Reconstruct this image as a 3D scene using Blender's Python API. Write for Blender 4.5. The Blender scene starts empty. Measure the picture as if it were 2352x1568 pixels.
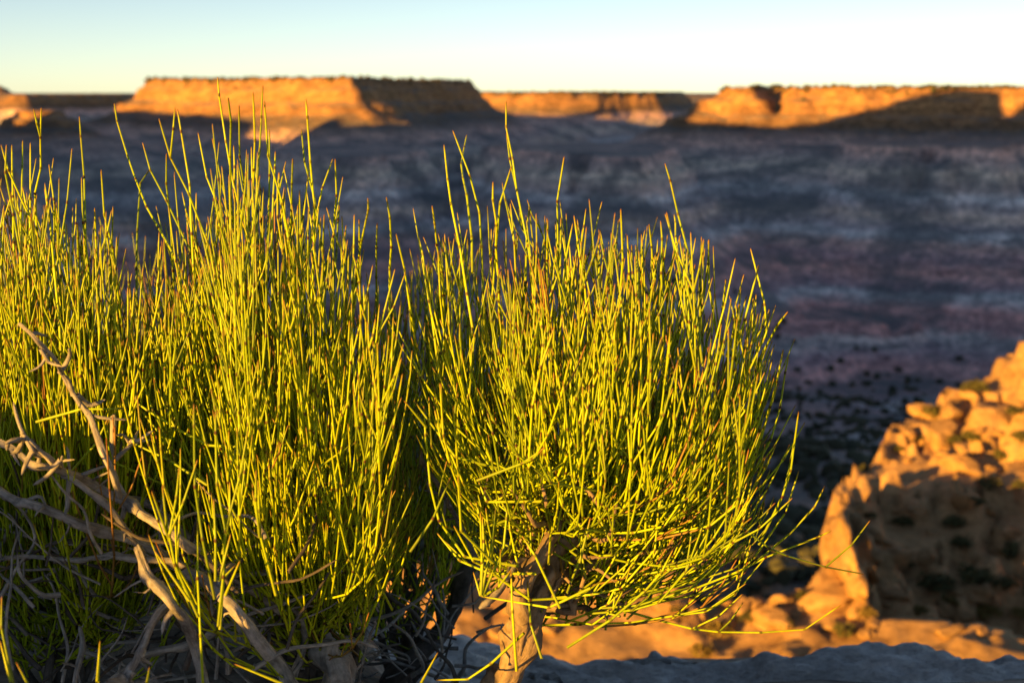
import bpy, math, random
import numpy as np
from mathutils import Vector

# ------------------------------------------------------------------ camera, sky, sun, exposure
scene = bpy.context.scene
COL = scene.collection
PITCH = math.radians(10.0)
cam_d = bpy.data.cameras.new("camera")
cam = bpy.data.objects.new("camera", cam_d)
COL.objects.link(cam)
cam.location = (0, 0, 0)
cam.rotation_euler = (math.radians(90) - PITCH, 0, 0)
cam_d.lens = 50
cam_d.sensor_width = 36
cam_d.clip_start = 0.02
cam_d.clip_end = 60000
cam_d.dof.use_dof = True
cam_d.dof.focus_distance = 1.20
cam_d.dof.aperture_fstop = 10.0
scene.camera = cam

SUN_AZ = math.radians(45)      # the sun stands behind the camera, this far round to the left
SUN_EL = math.radians(8)
TE = math.tan(SUN_EL)
world = bpy.data.worlds.new("World")
scene.world = world
world.use_nodes = True
wn = world.node_tree
bg = wn.nodes["Background"]
sky = wn.nodes.new("ShaderNodeTexSky")
sky.sky_type = 'NISHITA'
sky.sun_disc = False
sky.sun_elevation = SUN_EL
sky.sun_rotation = math.radians(180) + SUN_AZ
sky.altitude = 1600
sky.air_density = 0.6
sky.dust_density = 0.6
sky.ozone_density = 0.0
wn.links.new(sky.outputs[0], bg.inputs[0])
bg.inputs[1].default_value = 0.05
sun_d = bpy.data.lights.new("sun", 'SUN')
sun_d.energy = 5.0
sun_d.color = (1.0, 0.485, 0.07)
sun_d.angle = math.radians(0.4)
sun = bpy.data.objects.new("sun", sun_d)
COL.objects.link(sun)
to_sun = Vector((-math.sin(SUN_AZ) * math.cos(SUN_EL), -math.cos(SUN_AZ) * math.cos(SUN_EL), math.sin(SUN_EL)))
sun.rotation_euler = to_sun.to_track_quat('Z', 'Y').to_euler()
sun.location = (-5, -5, 6)
scene.view_settings.view_transform = 'Standard'
scene.view_settings.look = 'None'
scene.view_settings.exposure = 1.70
scene.view_settings.gamma = 1.0
scene.render.engine = 'CYCLES'
scene.cycles.max_bounces = 5
scene.cycles.diffuse_bounces = 3
scene.cycles.use_denoising = True

# ------------------------------------------------------------------ helpers
F = 2352 * 50 / 36.0
CP, SP = math.cos(PITCH), math.sin(PITCH)


def at(vx, vy, y):
    """where the sight line through a point of the photograph stands at distance y"""
    a = (vx - 1176) / F
    b = (784 - vy) / F
    dy = CP + b * SP
    dz = -SP + b * CP
    k = y / dy
    return np.array((a * k, y, dz * k))


def tag(o, label=None, cat=None, group=None, kind=None):
    if label: o["label"] = label
    if cat: o["category"] = cat
    if group: o["group"] = group
    if kind: o["kind"] = kind
    return o


def mesh_np(name, V, Fq, mat, parent=None, smooth=True, attr=None):
    """V (n,3); Fq (m,3 or 4) index array"""
    me = bpy.data.meshes.new(name)
    V = np.ascontiguousarray(V, dtype=np.float32)
    Fq = np.ascontiguousarray(Fq, dtype=np.int32)
    n, m, k = len(V), len(Fq), Fq.shape[1]
    me.vertices.add(n)
    me.vertices.foreach_set("co", V.ravel())
    me.loops.add(m * k)
    me.loops.foreach_set("vertex_index", Fq.ravel())
    me.polygons.add(m)
    me.polygons.foreach_set("loop_start", np.arange(0, m * k, k, dtype=np.int32))
    me.polygons.foreach_set("loop_total", np.full(m, k, dtype=np.int32))
    me.polygons.foreach_set("use_smooth", np.full(m, smooth, dtype=bool))
    if attr is not None:
        a = me.attributes.new("look", 'FLOAT_COLOR', 'POINT')
        c = np.ones((n, 4), np.float32)
        c[:, :3] = attr
        a.data.foreach_set("color", c.ravel())
    me.update()
    me.validate()
    if mat: me.materials.append(mat)
    o = bpy.data.objects.new(name, me)
    COL.objects.link(o)
    if parent: o.parent = parent
    return o


def empty(name, loc=(0, 0, 0)):
    o = bpy.data.objects.new(name, None)
    o.empty_display_size = 0.05
    COL.objects.link(o)
    o.location = loc
    return o


def _h(ix, iy, iz, seed):
    n = (ix.astype(np.int64) * 374761393 + iy.astype(np.int64) * 668265263 + iz.astype(np.int64) * 2147483647 + seed * 1274126177) & 0xFFFFFFFF
    n = ((n ^ (n >> 13)) * 1274126177) & 0xFFFFFFFF
    n = ((n ^ (n >> 16)) * 2246822519) & 0xFFFFFFFF
    n = n ^ (n >> 15)
    return (n & 0xFFFFFF) / float(0xFFFFFF) * 2 - 1


def noise2(x, y, seed=0):
    x = np.asarray(x, float); y = np.asarray(y, float)
    ix = np.floor(x); iy = np.floor(y)
    fx = x - ix; fy = y - iy
    ix = ix.astype(np.int64); iy = iy.astype(np.int64)
    u = fx * fx * fx * (fx * (fx * 6 - 15) + 10); v = fy * fy * fy * (fy * (fy * 6 - 15) + 10)
    z = np.zeros_like(ix)
    a = _h(ix, iy, z, seed); b = _h(ix + 1, iy, z, seed); c = _h(ix, iy + 1, z, seed); d = _h(ix + 1, iy + 1, z, seed)
    return (a * (1 - u) + b * u) * (1 - v) + (c * (1 - u) + d * u) * v


def fbm(x, y, seed=0, octs=4, gain=0.5, lac=2.1):
    s = 0; a = 1; t = 0
    for i in range(octs):
        s = s + a * noise2(x + 17.3 * i, y - 9.1 * i, seed + i); t += a
        a *= gain; x = x * lac; y = y * lac
    return s / t


def sstep(a, b, x):
    t = np.clip((x - a) / (b - a), 0, 1)
    return t * t * (3 - 2 * t)


# ------------------------------------------------------------------ materials
def new_mat(name, rough=0.9):
    m = bpy.data.materials.new(name)
    m.use_nodes = True
    nt = m.node_tree
    b = nt.nodes["Principled BSDF"]
    b.inputs["Roughness"].default_value = rough
    b.inputs["Specular IOR Level"].default_value = 0.2
    return m, nt, b


def N(nt, t, **kw):
    n = nt.nodes.new(t)
    for k, v in kw.items():
        setattr(n, k, v)
    return n


def ramp(nt, stops, src=None, interp='LINEAR'):
    r = N(nt, "ShaderNodeValToRGB")
    r.color_ramp.interpolation = interp
    el = r.color_ramp.elements
    while len(el) < len(stops): el.new(0.5)
    for e, (p, c) in zip(el, stops):
        e.position = p
        e.color = (c[0], c[1], c[2], 1)
    if src is not None: nt.links.new(src, r.inputs[0])
    return r


def noise_tex(nt, scale, detail=5, rough=0.55, vec=None, dim='3D'):
    n = N(nt, "ShaderNodeTexNoise")
    n.inputs["Scale"].default_value = scale
    n.inputs["Detail"].default_value = detail
    n.inputs["Roughness"].default_value = rough
    if vec is not None: nt.links.new(vec, n.inputs["Vector"])
    return n


def mix(nt, a, b, f, mode='MIX'):
    m = N(nt, "ShaderNodeMix", data_type='RGBA', blend_type=mode)
    for sock, v in ((m.inputs[0], f), (m.inputs[6], a), (m.inputs[7], b)):
        if isinstance(v, (int, float)): sock.default_value = v
        elif isinstance(v, tuple): sock.default_value = (v[0], v[1], v[2], 1)
        else: nt.links.new(v, sock)
    return m.outputs[2]


def math_n(nt, op, a, b=0.0, clamp=False):
    m = N(nt, "ShaderNodeMath", operation=op)
    m.use_clamp = clamp
    for sock, v in ((m.inputs[0], a), (m.inputs[1], b)):
        if isinstance(v, (int, float)): sock.default_value = v
        else: nt.links.new(v, sock)
    return m.outputs[0]


def bump(nt, bsdf, height, strength, dist):
    b = N(nt, "ShaderNodeBump")
    b.inputs["Strength"].default_value = strength
    b.inputs["Distance"].default_value = dist
    nt.links.new(height, b.inputs["Height"])
    nt.links.new(b.outputs[0], bsdf.inputs["Normal"])


def canyon_material():
    m, nt, b = new_mat("canyon_strata", 0.95)
    geo = N(nt, "ShaderNodeNewGeometry")
    sep = N(nt, "ShaderNodeSeparateXYZ"); nt.links.new(geo.outputs["Position"], sep.inputs[0])
    n1 = noise_tex(nt, 0.006, 5, 0.6, geo.outputs["Position"])
    n2 = noise_tex(nt, 0.05, 5, 0.6, geo.outputs["Position"])
    zz = math_n(nt, 'ADD', sep.outputs[2], math_n(nt, 'MULTIPLY', math_n(nt, 'SUBTRACT', n1.outputs[0], 0.5), 18))
    zz = math_n(nt, 'ADD', zz, math_n(nt, 'MULTIPLY', math_n(nt, 'SUBTRACT', n2.outputs[0], 0.5), 9))
    t = math_n(nt, 'DIVIDE', math_n(nt, 'ADD', zz, 185), 195)
    st = [(0.00, (.14, .09, .09)), (0.06, (.21, .125, .12)), (0.10, (.13, .10, .11)), (0.13, (.27, .20, .19)), (0.15, (.16, .10, .10)),
          (0.20, (.23, .125, .115)), (0.24, (.32, .245, .225)), (0.26, (.14, .10, .11)), (0.31, (.24, .13, .115)), (0.35, (.15, .10, .105)), (0.39, (.26, .15, .13)), (0.42, (.34, .29, .26)), (0.445, (.15, .13, .135)),
          (0.48, (.25, .185, .155)), (0.52, (.13, .12, .125)), (0.55, (.35, .30, .265)), (0.58, (.18, .15, .14)), (0.63, (.27, .195, .16)), (0.67, (.17, .135, .125)), (0.71, (.24, .15, .125)), (0.77, (.15, .105, .07)),
          (0.84, (.30, .17, .078)), (0.92, (.35, .195, .085)), (1.0, (.28, .165, .08))]
    st = [(p, tuple(min(0.70, v * (3.1 if p < 0.74 else 1.0)) for v in c)) for p, c in st]  # strata in the shaded zone painted brighter than the sunlit ones, lifting the shadow
    r = ramp(nt, st, t)
    n3 = noise_tex(nt, 0.22, 6, 0.65, geo.outputs["Position"])
    mott = ramp(nt, [(0.32, (.5, .5, .53)), (0.5, (1.1, 1.1, 1.1)), (0.72, (1.6, 1.55, 1.5))], n3.outputs[0])
    c = mix(nt, r.outputs[0], mott.outputs[0], 1.0, 'MULTIPLY')
    mpp = N(nt, "ShaderNodeMapping"); mpp.inputs["Scale"].default_value = (0.2, 0.2, 1); nt.links.new(geo.outputs["Position"], mpp.inputs[0])
    n5 = noise_tex(nt, 0.22, 5, 0.65, mpp.outputs[0])
    pat = ramp(nt, [(0.36, (.68, .68, .72)), (0.5, (1.05, 1.04, 1.04)), (0.64, (1.4, 1.36, 1.33))], n5.outputs[0])
    c = mix(nt, c, pat.outputs[0], 1.0, 'MULTIPLY')
    n7 = noise_tex(nt, 1.6, 5, 0.65, geo.outputs["Position"])
    fine = ramp(nt, [(0.36, (.55, .55, .57)), (0.5, (1, 1, 1)), (0.64, (1.4, 1.35, 1.3))], n7.outputs[0])
    c = mix(nt, c, fine.outputs[0], 1.0, 'MULTIPLY')
    # big dark patches on the walls: scrub, with the shade of recesses painted in
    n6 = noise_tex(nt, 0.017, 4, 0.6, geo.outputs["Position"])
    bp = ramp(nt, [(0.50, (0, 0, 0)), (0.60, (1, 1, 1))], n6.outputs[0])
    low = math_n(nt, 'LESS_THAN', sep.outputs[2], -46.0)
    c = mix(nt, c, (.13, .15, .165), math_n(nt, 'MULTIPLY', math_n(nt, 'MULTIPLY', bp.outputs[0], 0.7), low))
    # scrub and soil lie where the ground is flatter
    seg = N(nt, "ShaderNodeSeparateXYZ"); nt.links.new(geo.outputs["True Normal"], seg.inputs[0])
    flat = math_n(nt, 'MULTIPLY', math_n(nt, 'SUBTRACT', seg.outputs[2], 0.82), 6, True)
    n4 = noise_tex(nt, 0.35, 5, 0.7, geo.outputs["Position"])
    veg = ramp(nt, [(0.34, (0, 0, 0)), (0.54, (1, 1, 1))], n4.outputs[0])
    f = math_n(nt, 'MULTIPLY', math_n(nt, 'MULTIPLY', flat, veg.outputs[0]), 0.8)
    c = mix(nt, c, (.16, .175, .18), f)
    nt.links.new(c, b.inputs["Base Color"])
    bump(nt, b, n3.outputs[0], 0.7, 3.0)
    return m


def rock_material(name, cols, scale, bump_d, streak=1.0, bstr=0.6):
    m, nt, b = new_mat(name, 0.92)
    tc = N(nt, "ShaderNodeTexCoord")
    mp = N(nt, "ShaderNodeMapping")
    mp.inputs["Scale"].default_value = (1, 1, streak)
    nt.links.new(tc.outputs["Object"], mp.inputs[0])
    n1 = noise_tex(nt, scale, 8, 0.65, mp.outputs[0])
    n2 = noise_tex(nt, scale * 5.5, 8, 0.7, mp.outputs[0])
    n3 = noise_tex(nt, scale * 0.3, 4, 0.5, mp.outputs[0])
    k = len(cols)
    r = ramp(nt, [(0.3 + 0.4 * i / (k - 1), c) for i, c in enumerate(cols)], n1.outputs[0])
    sp = ramp(nt, [(0.3, (.62, .6, .58)), (0.5, (1, 1, 1)), (0.72, (1.3, 1.28, 1.22))], n2.outputs[0])
    lg = ramp(nt, [(0.35, (.8, .8, .8)), (0.65, (1.15, 1.12, 1.1))], n3.outputs[0])
    c = mix(nt, r.outputs[0], sp.outputs[0], 1.0, 'MULTIPLY')
    c = mix(nt, c, lg.outputs[0], 1.0, 'MULTIPLY')
    nt.links.new(c, b.inputs["Base Color"])
    h = math_n(nt, 'ADD', n1.outputs[0], math_n(nt, 'MULTIPLY', n2.outputs[0], 0.5))
    bump(nt, b, h, bstr, bump_d)
    return m


def stem_material():
    m, nt, b = new_mat("green_stem", 0.48)
    b.inputs["Specular IOR Level"].default_value = 0.3
    at_ = N(nt, "ShaderNodeAttribute"); at_.attribute_name = "look"
    sep = N(nt, "ShaderNodeSeparateColor"); nt.links.new(at_.outputs["Color"], sep.inputs[0])
    base = ramp(nt, [(0.0, (.13, .20, .006)), (0.3, (.235, .34, .004)), (0.6, (.37, .485, .004)), (0.88, (.43, .51, .005)), (0.93, (.28, .19, .035)), (1.0, (.24, .14, .04))], sep.outputs[2])
    tc = N(nt, "ShaderNodeTexCoord")
    n = noise_tex(nt, 260, 3, 0.6, tc.outputs["Object"])
    v = ramp(nt, [(0.3, (.82, .85, .8)), (0.7, (1.12, 1.1, 1.1))], n.outputs[0])
    c = mix(nt, base.outputs[0], v.outputs[0], 1.0, 'MULTIPLY')
    c = mix(nt, c, (.22, .06, .02), sep.outputs[1])
    c = mix(nt, c, (.06, .020, .009), sep.outputs[0])
    nt.links.new(c, b.inputs["Base Color"])
    return m


def bark_material(name, cols, rough=0.9):
    m, nt, b = new_mat(name, rough)
    at_ = N(nt, "ShaderNodeAttribute"); at_.attribute_name = "look"   # r along, g around, b random
    mp = N(nt, "ShaderNodeMapping")
    mp.inputs["Scale"].default_value = (14, 5, 9)
    nt.links.new(at_.outputs["Color"], mp.inputs[0])
    tc = N(nt, "ShaderNodeTexCoord")
    n2 = noise_tex(nt, 120, 6, 0.65, tc.outputs["Object"])
    n1 = noise_tex(nt, 28, 5, 0.6, tc.outputs["Object"])
    w = noise_tex(nt, 1.0, 5, 0.7, mp.outputs[0])
    s = math_n(nt, 'ADD', math_n(nt, 'MULTIPLY', n2.outputs[0], 0.45), math_n(nt, 'MULTIPLY', w.outputs[0], 0.55))
    k = len(cols)
    r = ramp(nt, [(0.32 + 0.36 * i / (k - 1), c) for i, c in enumerate(cols)], s)
    lg = ramp(nt, [(0.3, (.7, .7, .72)), (0.7, (1.25, 1.2, 1.15))], n1.outputs[0])
    nt.links.new(mix(nt, r.outputs[0], lg.outputs[0], 1.0, 'MULTIPLY'), b.inputs["Base Color"])
    bump(nt, b, s, 0.8, 0.003)
    return m


def leaf_material(name, c0, c1):
    m, nt, b = new_mat(name, 0.8)
    geo = N(nt, "ShaderNodeNewGeometry")
    r = ramp(nt, [(0, c0), (1, c1)], geo.outputs["Random Per Island"])
    nt.links.new(r.outputs[0], b.inputs["Base Color"])
    return m


M_CANYON = canyon_material()
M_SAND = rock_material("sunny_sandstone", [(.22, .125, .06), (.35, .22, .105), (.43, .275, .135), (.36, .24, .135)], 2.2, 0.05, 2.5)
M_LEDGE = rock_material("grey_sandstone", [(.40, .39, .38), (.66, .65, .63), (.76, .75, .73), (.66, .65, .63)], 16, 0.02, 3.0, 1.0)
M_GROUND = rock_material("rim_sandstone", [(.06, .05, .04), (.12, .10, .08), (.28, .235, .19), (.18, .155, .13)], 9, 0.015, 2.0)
M_STEM = stem_material()
M_GREY = bark_material("grey_deadwood", [(.07, .068, .068), (.25, .248, .245), (.45, .44, .43)])
M_TAN = bark_material("tan_bark", [(.07, .05, .03), (.22, .17, .115), (.33, .265, .19)])
M_DARKWOOD = bark_material("dark_wood", [(.03, .028, .028), (.085, .078, .074), (.15, .135, .125)])
M_SHRUB = leaf_material("olive_leaves", (.045, .05, .02), (.12, .115, .045))
M_SHRUB2 = leaf_material("ochre_leaves", (.13, .10, .03), (.22, .165, .05))
M_SCRUB = leaf_material("far_scrub_leaves", (.035, .04, .025), (.085, .085, .05))

# ------------------------------------------------------------------ the land: one height function
def poly_sdf(px, py, poly):
    d2 = np.full(px.shape, 1e18)
    inside = np.zeros(px.shape, bool)
    n = len(poly)
    for i in range(n):
        ax, ay = poly[i]; bx, by = poly[(i + 1) % n]
        ex, ey = bx - ax, by - ay
        t = np.clip(((px - ax) * ex + (py - ay) * ey) / (ex * ex + ey * ey), 0, 1)
        dx = px - ax - t * ex; dy = py - ay - t * ey
        d2 = np.minimum(d2, dx * dx + dy * dy)
        c = ((ay > py) != (by > py)) & (px < (bx - ax) * (py - ay) / (by - ay + 1e-12) + ax)
        inside ^= c
    d = np.sqrt(d2)
    return np.where(inside, -d, d)


def pl(vx, y):
    return ((vx - 1176) / F * y / 0.985, y)


MESAS = [  # rim outline in plan, height of the top, label
    dict(poly=[pl(368, 1700), pl(520, 1600), pl(660, 1535), pl(825, 1470), pl(850, 1500), pl(905, 1600), pl(1000, 1760), pl(1085, 1950), pl(1088, 2060), pl(700, 2150), pl(385, 2000)],
         top=13.0, slope=1.05, label="long flat-topped sandstone mesa, sunlit orange in front, its right flank in shade"),
    dict(poly=[pl(1120, 2480), pl(1240, 2420), pl(1360, 2440), pl(1480, 2520), pl(1560, 2900), pl(1540, 3400), pl(1050, 3500)],
         top=-4.0, slope=1.0, label="distant low sunlit mesa seen in the gap between the two larger mesas"),
    dict(poly=[pl(1612, 1365), pl(1690, 1335), pl(1735, 1335), pl(1752, 1400), pl(1772, 1400), pl(1800, 1325), pl(1920, 1310), pl(2080, 1290), pl(2250, 1275), pl(2420, 1240), pl(2700, 1180), pl(2900, 1500), pl(2500, 2200), pl(1900, 2200), pl(1720, 1700)],
         top=2.5, slope=1.0, label="broad sunlit mesa at the right edge with a dark notch in its rim"),
    dict(poly=[pl(70, 1265), pl(105, 1240), pl(150, 1240), pl(170, 1270), pl(140, 1330), pl(80, 1330)],
         top=-17.0, slope=0.62, label="small sunlit rock knob below the skyline at the far left"),
    dict(poly=[pl(-250, 3000), pl(90, 3000), pl(320, 3300), pl(330, 4200), pl(-350, 4200)],
         top=-9.0, slope=1.2, label="dim blue plateau on the skyline at the far left"),
    dict(poly=[pl(1150, 1240), pl(1235, 1120), pl(1290, 1065), pl(1330, 1090), pl(1370, 1045), pl(1450, 1040), pl(1500, 1075), pl(1545, 1170), pl(1500, 1320), pl(1180, 1320)],
         top=-47.0, slope=1.35, label="shaded rock promontory jutting from the far canyon wall below the central gap"),
    dict(poly=[pl(1930, 1230), pl(1985, 1130), pl(2060, 1105), pl(2110, 1130), pl(2160, 1080), pl(2260, 1070), pl(2300, 1120), pl(2330, 1230), pl(2330, 1290), pl(1950, 1290)],
         top=-43.0, slope=1.35, label="shaded purple-brown cliff jutting out under the mesa at the right edge"),
    dict(poly=[pl(640, 1200), pl(720, 1120), pl(830, 1090), pl(900, 1110), pl(960, 1200), pl(900, 1330), pl(660, 1330)],
         top=-50.0, slope=1.35, label="shaded pale cliff spur below the long mesa, behind the left shrubs"),
    dict(poly=[pl(22, 3900), pl(42, 3900), pl(42, 3950), pl(22, 3950)],
         top=13.0, slope=0.75, label="tiny pointed butte on the skyline at the far left"),
]


def canyon_base(x, y):
    r = np.hypot(x, y)
    k = sstep(300, 900, r)
    rr = r + k * (120 * fbm(x / 300 + 3.1, y / 300, 5, 3) + 130 * (0.3 - np.abs(fbm(x / 120, y / 200, 9, 2))) + 16 * fbm(x / 28, y / 28, 10, 2))
    # a buttress and side canyons on the far wall
    az = np.degrees(np.arctan2(x, y))
    rr = rr + k * 70 * np.exp(-((az - 4.0) / 2.2) ** 2) - k * 90 * np.exp(-((az - 10.5) / 3.0) ** 2) * sstep(900, 1150, r)
    R = [0, 14, 30, 60, 100, 200, 400, 700, 890, 950, 1000, 1060, 1120, 1180, 1240, 1290, 1500, 2000, 2900, 4300, 30000]
    Z = [-5, -9, -13, -19.5, -31, -55, -95, -145, -176, -182, -170, -147, -123, -100, -77, -56, -76, -108, -108, -16, -16]
    z = np.interp(rr, R, Z)
    z = z + sstep(13, 22, r) * sstep(160, 60, r) * (0.8 * fbm(x / 3.5, y / 3.5, 23, 4) + 1.6 * np.abs(fbm(x / 11, y / 11, 25, 3)))
    near = np.clip(1 - k, 0, 1) * sstep(20, 120, r)
    z = z + near * (5.0 * fbm(x / 45, y / 45, 21, 4) + 9 * fbm(x / 160, y / 160, 33, 3))
    # ledges of the strata
    st = 15.0
    q = (z + 2.5 * fbm(x / 130, y / 130, 41, 2)) / st
    fl = np.floor(q); fr = q - fl
    zs = st * (fl + sstep(0.70, 0.88, fr) * 0.86 + fr * 0.14)
    kk = sstep(800, 960, r) * sstep(-20, -46, z) * 0.9
    z = z * (1 - kk) + zs * kk
    z = z + sstep(100, 400, r) * 0.9 * fbm(x / 22, y / 22, 55, 3)
    return z


def mesas(x, y):
    best = np.full(x.shape, -1e9); idx = np.full(x.shape, -1)
    wx = 26 * fbm(x / 120, y / 120, 61, 3) + 7 * fbm(x / 26, y / 26, 62, 3)
    rid = np.abs(fbm(x / 40, y / 40, 67, 2))
    for i, ms in enumerate(MESAS):
        P = ms["poly"]
        cx = np.mean([p[0] for p in P]); cy = np.mean([p[1] for p in P])
        ext = max(math.hypot(p[0] - cx, p[1] - cy) for p in P) + 260
        sel = np.hypot(x - cx, y - cy) < ext
        if not sel.any(): continue
        small = 0.3 if len(P) < 7 else 1.0
        d = poly_sdf(x[sel], y[sel], P) + wx[sel] * small * (0.35 if i == 8 else 0.75)
        s = ms["slope"]
        dd = d + 9 * small * rid[sel] * sstep(0, 25, d)
        h = np.interp(dd, [-400, -8, 0, 4, 14, 18, 32, 38, 58, 110, 190, 320, 500], [2.0, 0.2, 0, -9, -13, -23, -28, -36, -43, -62, -90, -140, -240]) * s
        h = ms["top"] + h + 2.2 * small * fbm(x[sel] / 110, y[sel] / 110, 71, 3) + 1.6 * fbm(x[sel] / 9, y[sel] / 9, 73, 2) * sstep(-4, 4, d)
        b = best[sel]; ii = idx[sel]
        up = h > b
        b[up] = h[up]; ii[up] = i
        best[sel] = b; idx[sel] = ii
    return best, idx


def spur(x, y):
    """lower sunlit spur running right from the corner of the long mesa"""
    a = np.array(pl(850, 1445)); b = np.array(pl(1005, 1470))
    e = b - a
    t = np.clip(((x - a[0]) * e[0] + (y - a[1]) * e[1]) / (e @ e), 0, 1)
    d = np.hypot(x - a[0] - t * e[0], y - a[1] - t * e[1]) + 6 * fbm(x / 22, y / 22, 81, 3)
    return (-18 - 22 * t) - np.maximum(d - 4, 0) * 0.85


OUT_POLY = [(2.50, 10.8), (2.58, 11.5), (2.72, 12.2), (3.0, 12.9), (3.4, 13.5), (3.65, 14.0), (3.95, 14.6), (4.4, 15.3), (5.2, 15.5), (5.9, 16.2), (7.5, 17.0), (12, 17.5), (16, 12), (10, 9.0), (4.2, 9.3), (2.7, 9.9)]


def near_land(x, y):
    """platform the photographer stands on, the terrace below it, the outcrop to the right"""
    r = np.hypot(x, y)
    f1 = fbm(x / 0.9, y / 0.9, 101, 4); f2 = fbm(x / 3.5, y / 3.5, 103, 3)
    bumps = np.maximum(0, fbm(x / 0.42, y / 0.42, 105, 3)) ** 1.0
    al = (x + y) * 0.7071
    zt = -3.68 - 0.20 * np.clip(9.3 - al, -0.3, 4.5) + 0.10 * f2 + 0.10 * f1 + 0.20 * bumps
    # terrace edge
    az = np.degrees(np.arctan2(x, y))
    edge = np.interp(az, [-180, -60, -12, 2, 8, 12, 13.5, 16, 40, 90, 180], [17, 15, 12.2, 11.2, 10.9, 11.0, 11.5, 12.5, 14, 15, 17]) + 0.5 * f2 + 0.25 * f1
    zc = canyon_base(x, y)
    # outcrop
    d = poly_sdf(x, y, OUT_POLY) + 0.20 * f1 + 0.10 * fbm(x / 0.35, y / 0.35, 107, 2)
    s = np.clip((y - 10.9) / 4.1, 0, 0.98)
    top = -3.80 + 0.95 * s ** 0.9 + 0.20 * sstep(0.75, 1.0, fbm(x / 1.3 + 2, y / 1.1, 109, 3) + 0.7)
    rib = 0.30 * np.exp(-((x - (2.92 + 0.10 * (y - 11.2))) / 0.36) ** 4) * sstep(10.2, 10.9, y) * sstep(13.4, 12.2, y)
    hollow = -0.22 * np.exp(-((x - 3.95) / 0.85) ** 2 - ((y - 11.2) / 1.1) ** 2)
    knob = 0.45 * sstep(5.2, 5.75, x + 0.1 * f1) * sstep(13.2, 14.0, y) 
    lumps = 0.26 * np.abs(fbm(x / 0.75, y / 0.55, 113, 3)) + 0.20 * bumps + 0.07 * f1 + 0.10 * np.abs(fbm(x / 0.26, y / 0.22, 115, 2))
    zo = top + rib + hollow + knob + lumps - 0.42 - 0.16 * sstep(5.35, 5.0, x + 0.15 * f1) * s
    zo = zo - 0.20 * np.clip(1 - np.abs(fbm(x / 1.3, y / 0.9, 117, 2)) / 0.045, 0, 1) - 0.14 * np.clip(1 - np.abs(fbm(x / 0.6 + 9, y / 0.8, 119, 2)) / 0.05, 0, 1)
    q = (zo + 0.05 * f1 - 0.05 * x) / 0.24
    fq = np.floor(q); rq = q - fq
    zo = zo * 0.35 + 0.65 * ((fq + sstep(0.55, 0.85, rq)) * 0.24 + 0.05 * x) - 0.14
    zo = np.where(d < 0, zo, zo - d * 6.0)
    is_out = (d < 0.25) & (zo > zt)
    z = np.where(r < edge, zt, np.maximum(zc, zt - (r - edge) * 3.2))
    far_out = (d < 4)
    z = np.where(d < 0, zo, np.where(far_out, np.maximum(z, zo), z))
    is_out &= (z <= zo + 1e-6)
    # platform
    pd = poly_sdf(x, y, [(-2.6, -3.0), (-2.6, 0.6), (-2.2, 2.3), (-1.2, 3.0), (-0.35, 2.9), (-0.15, 2.1), (0.4, 2.05), (1.5, 2.1), (2.4, 1.6), (3.4, 0.2), (3.2, -3.0), (0, -4)]) + 0.10 * fbm(x / 0.5, y / 0.5, 121, 3)
    zp = -0.51 - np.interp(x / np.maximum(y, 0.3), [-0.15, -0.08], [0.10, 0.34]) * np.maximum(0, y - 1.12) + 0.025 * fbm(x / 0.3, y / 0.3, 123, 3) - 0.03
    zp = zp - np.maximum(0, pd) * 4
    z = np.where(pd < 1.2, np.maximum(z, zp), z)
    return z, is_out, pd < 0.02


def land(x, y):
    r = np.hypot(x, y)
    z = canyon_base(x, y)
    lab = np.zeros(x.shape, int)                       # 0 canyon
    far = r > 500
    zf = z[far]
    zm, im = mesas(x[far], y[far])
    zs = spur(x[far], y[far])
    im = np.where(zs > zm, 0, im); zm = np.maximum(zm, zs)
    up = zm > zf
    lf = lab[far]
    lf[up] = 10 + im[up]
    z[far] = np.where(up, zm, zf)
    lab[far] = lf
    nr = r < 30
    zn, io, ip = near_land(x[nr], y[nr])
    ln = np.where(io, 2, 1)                            # 1 terrace, 2 outcrop, 3 platform
    ln = np.where(ip, 3, ln)
    k = sstep(24, 30, r[nr])
    z[nr] = zn * (1 - k) + z[nr] * k
    ln = np.where((ln == 1) & (r[nr] > 15), 0, ln)
    lab[nr] = ln
    return z, lab


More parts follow.
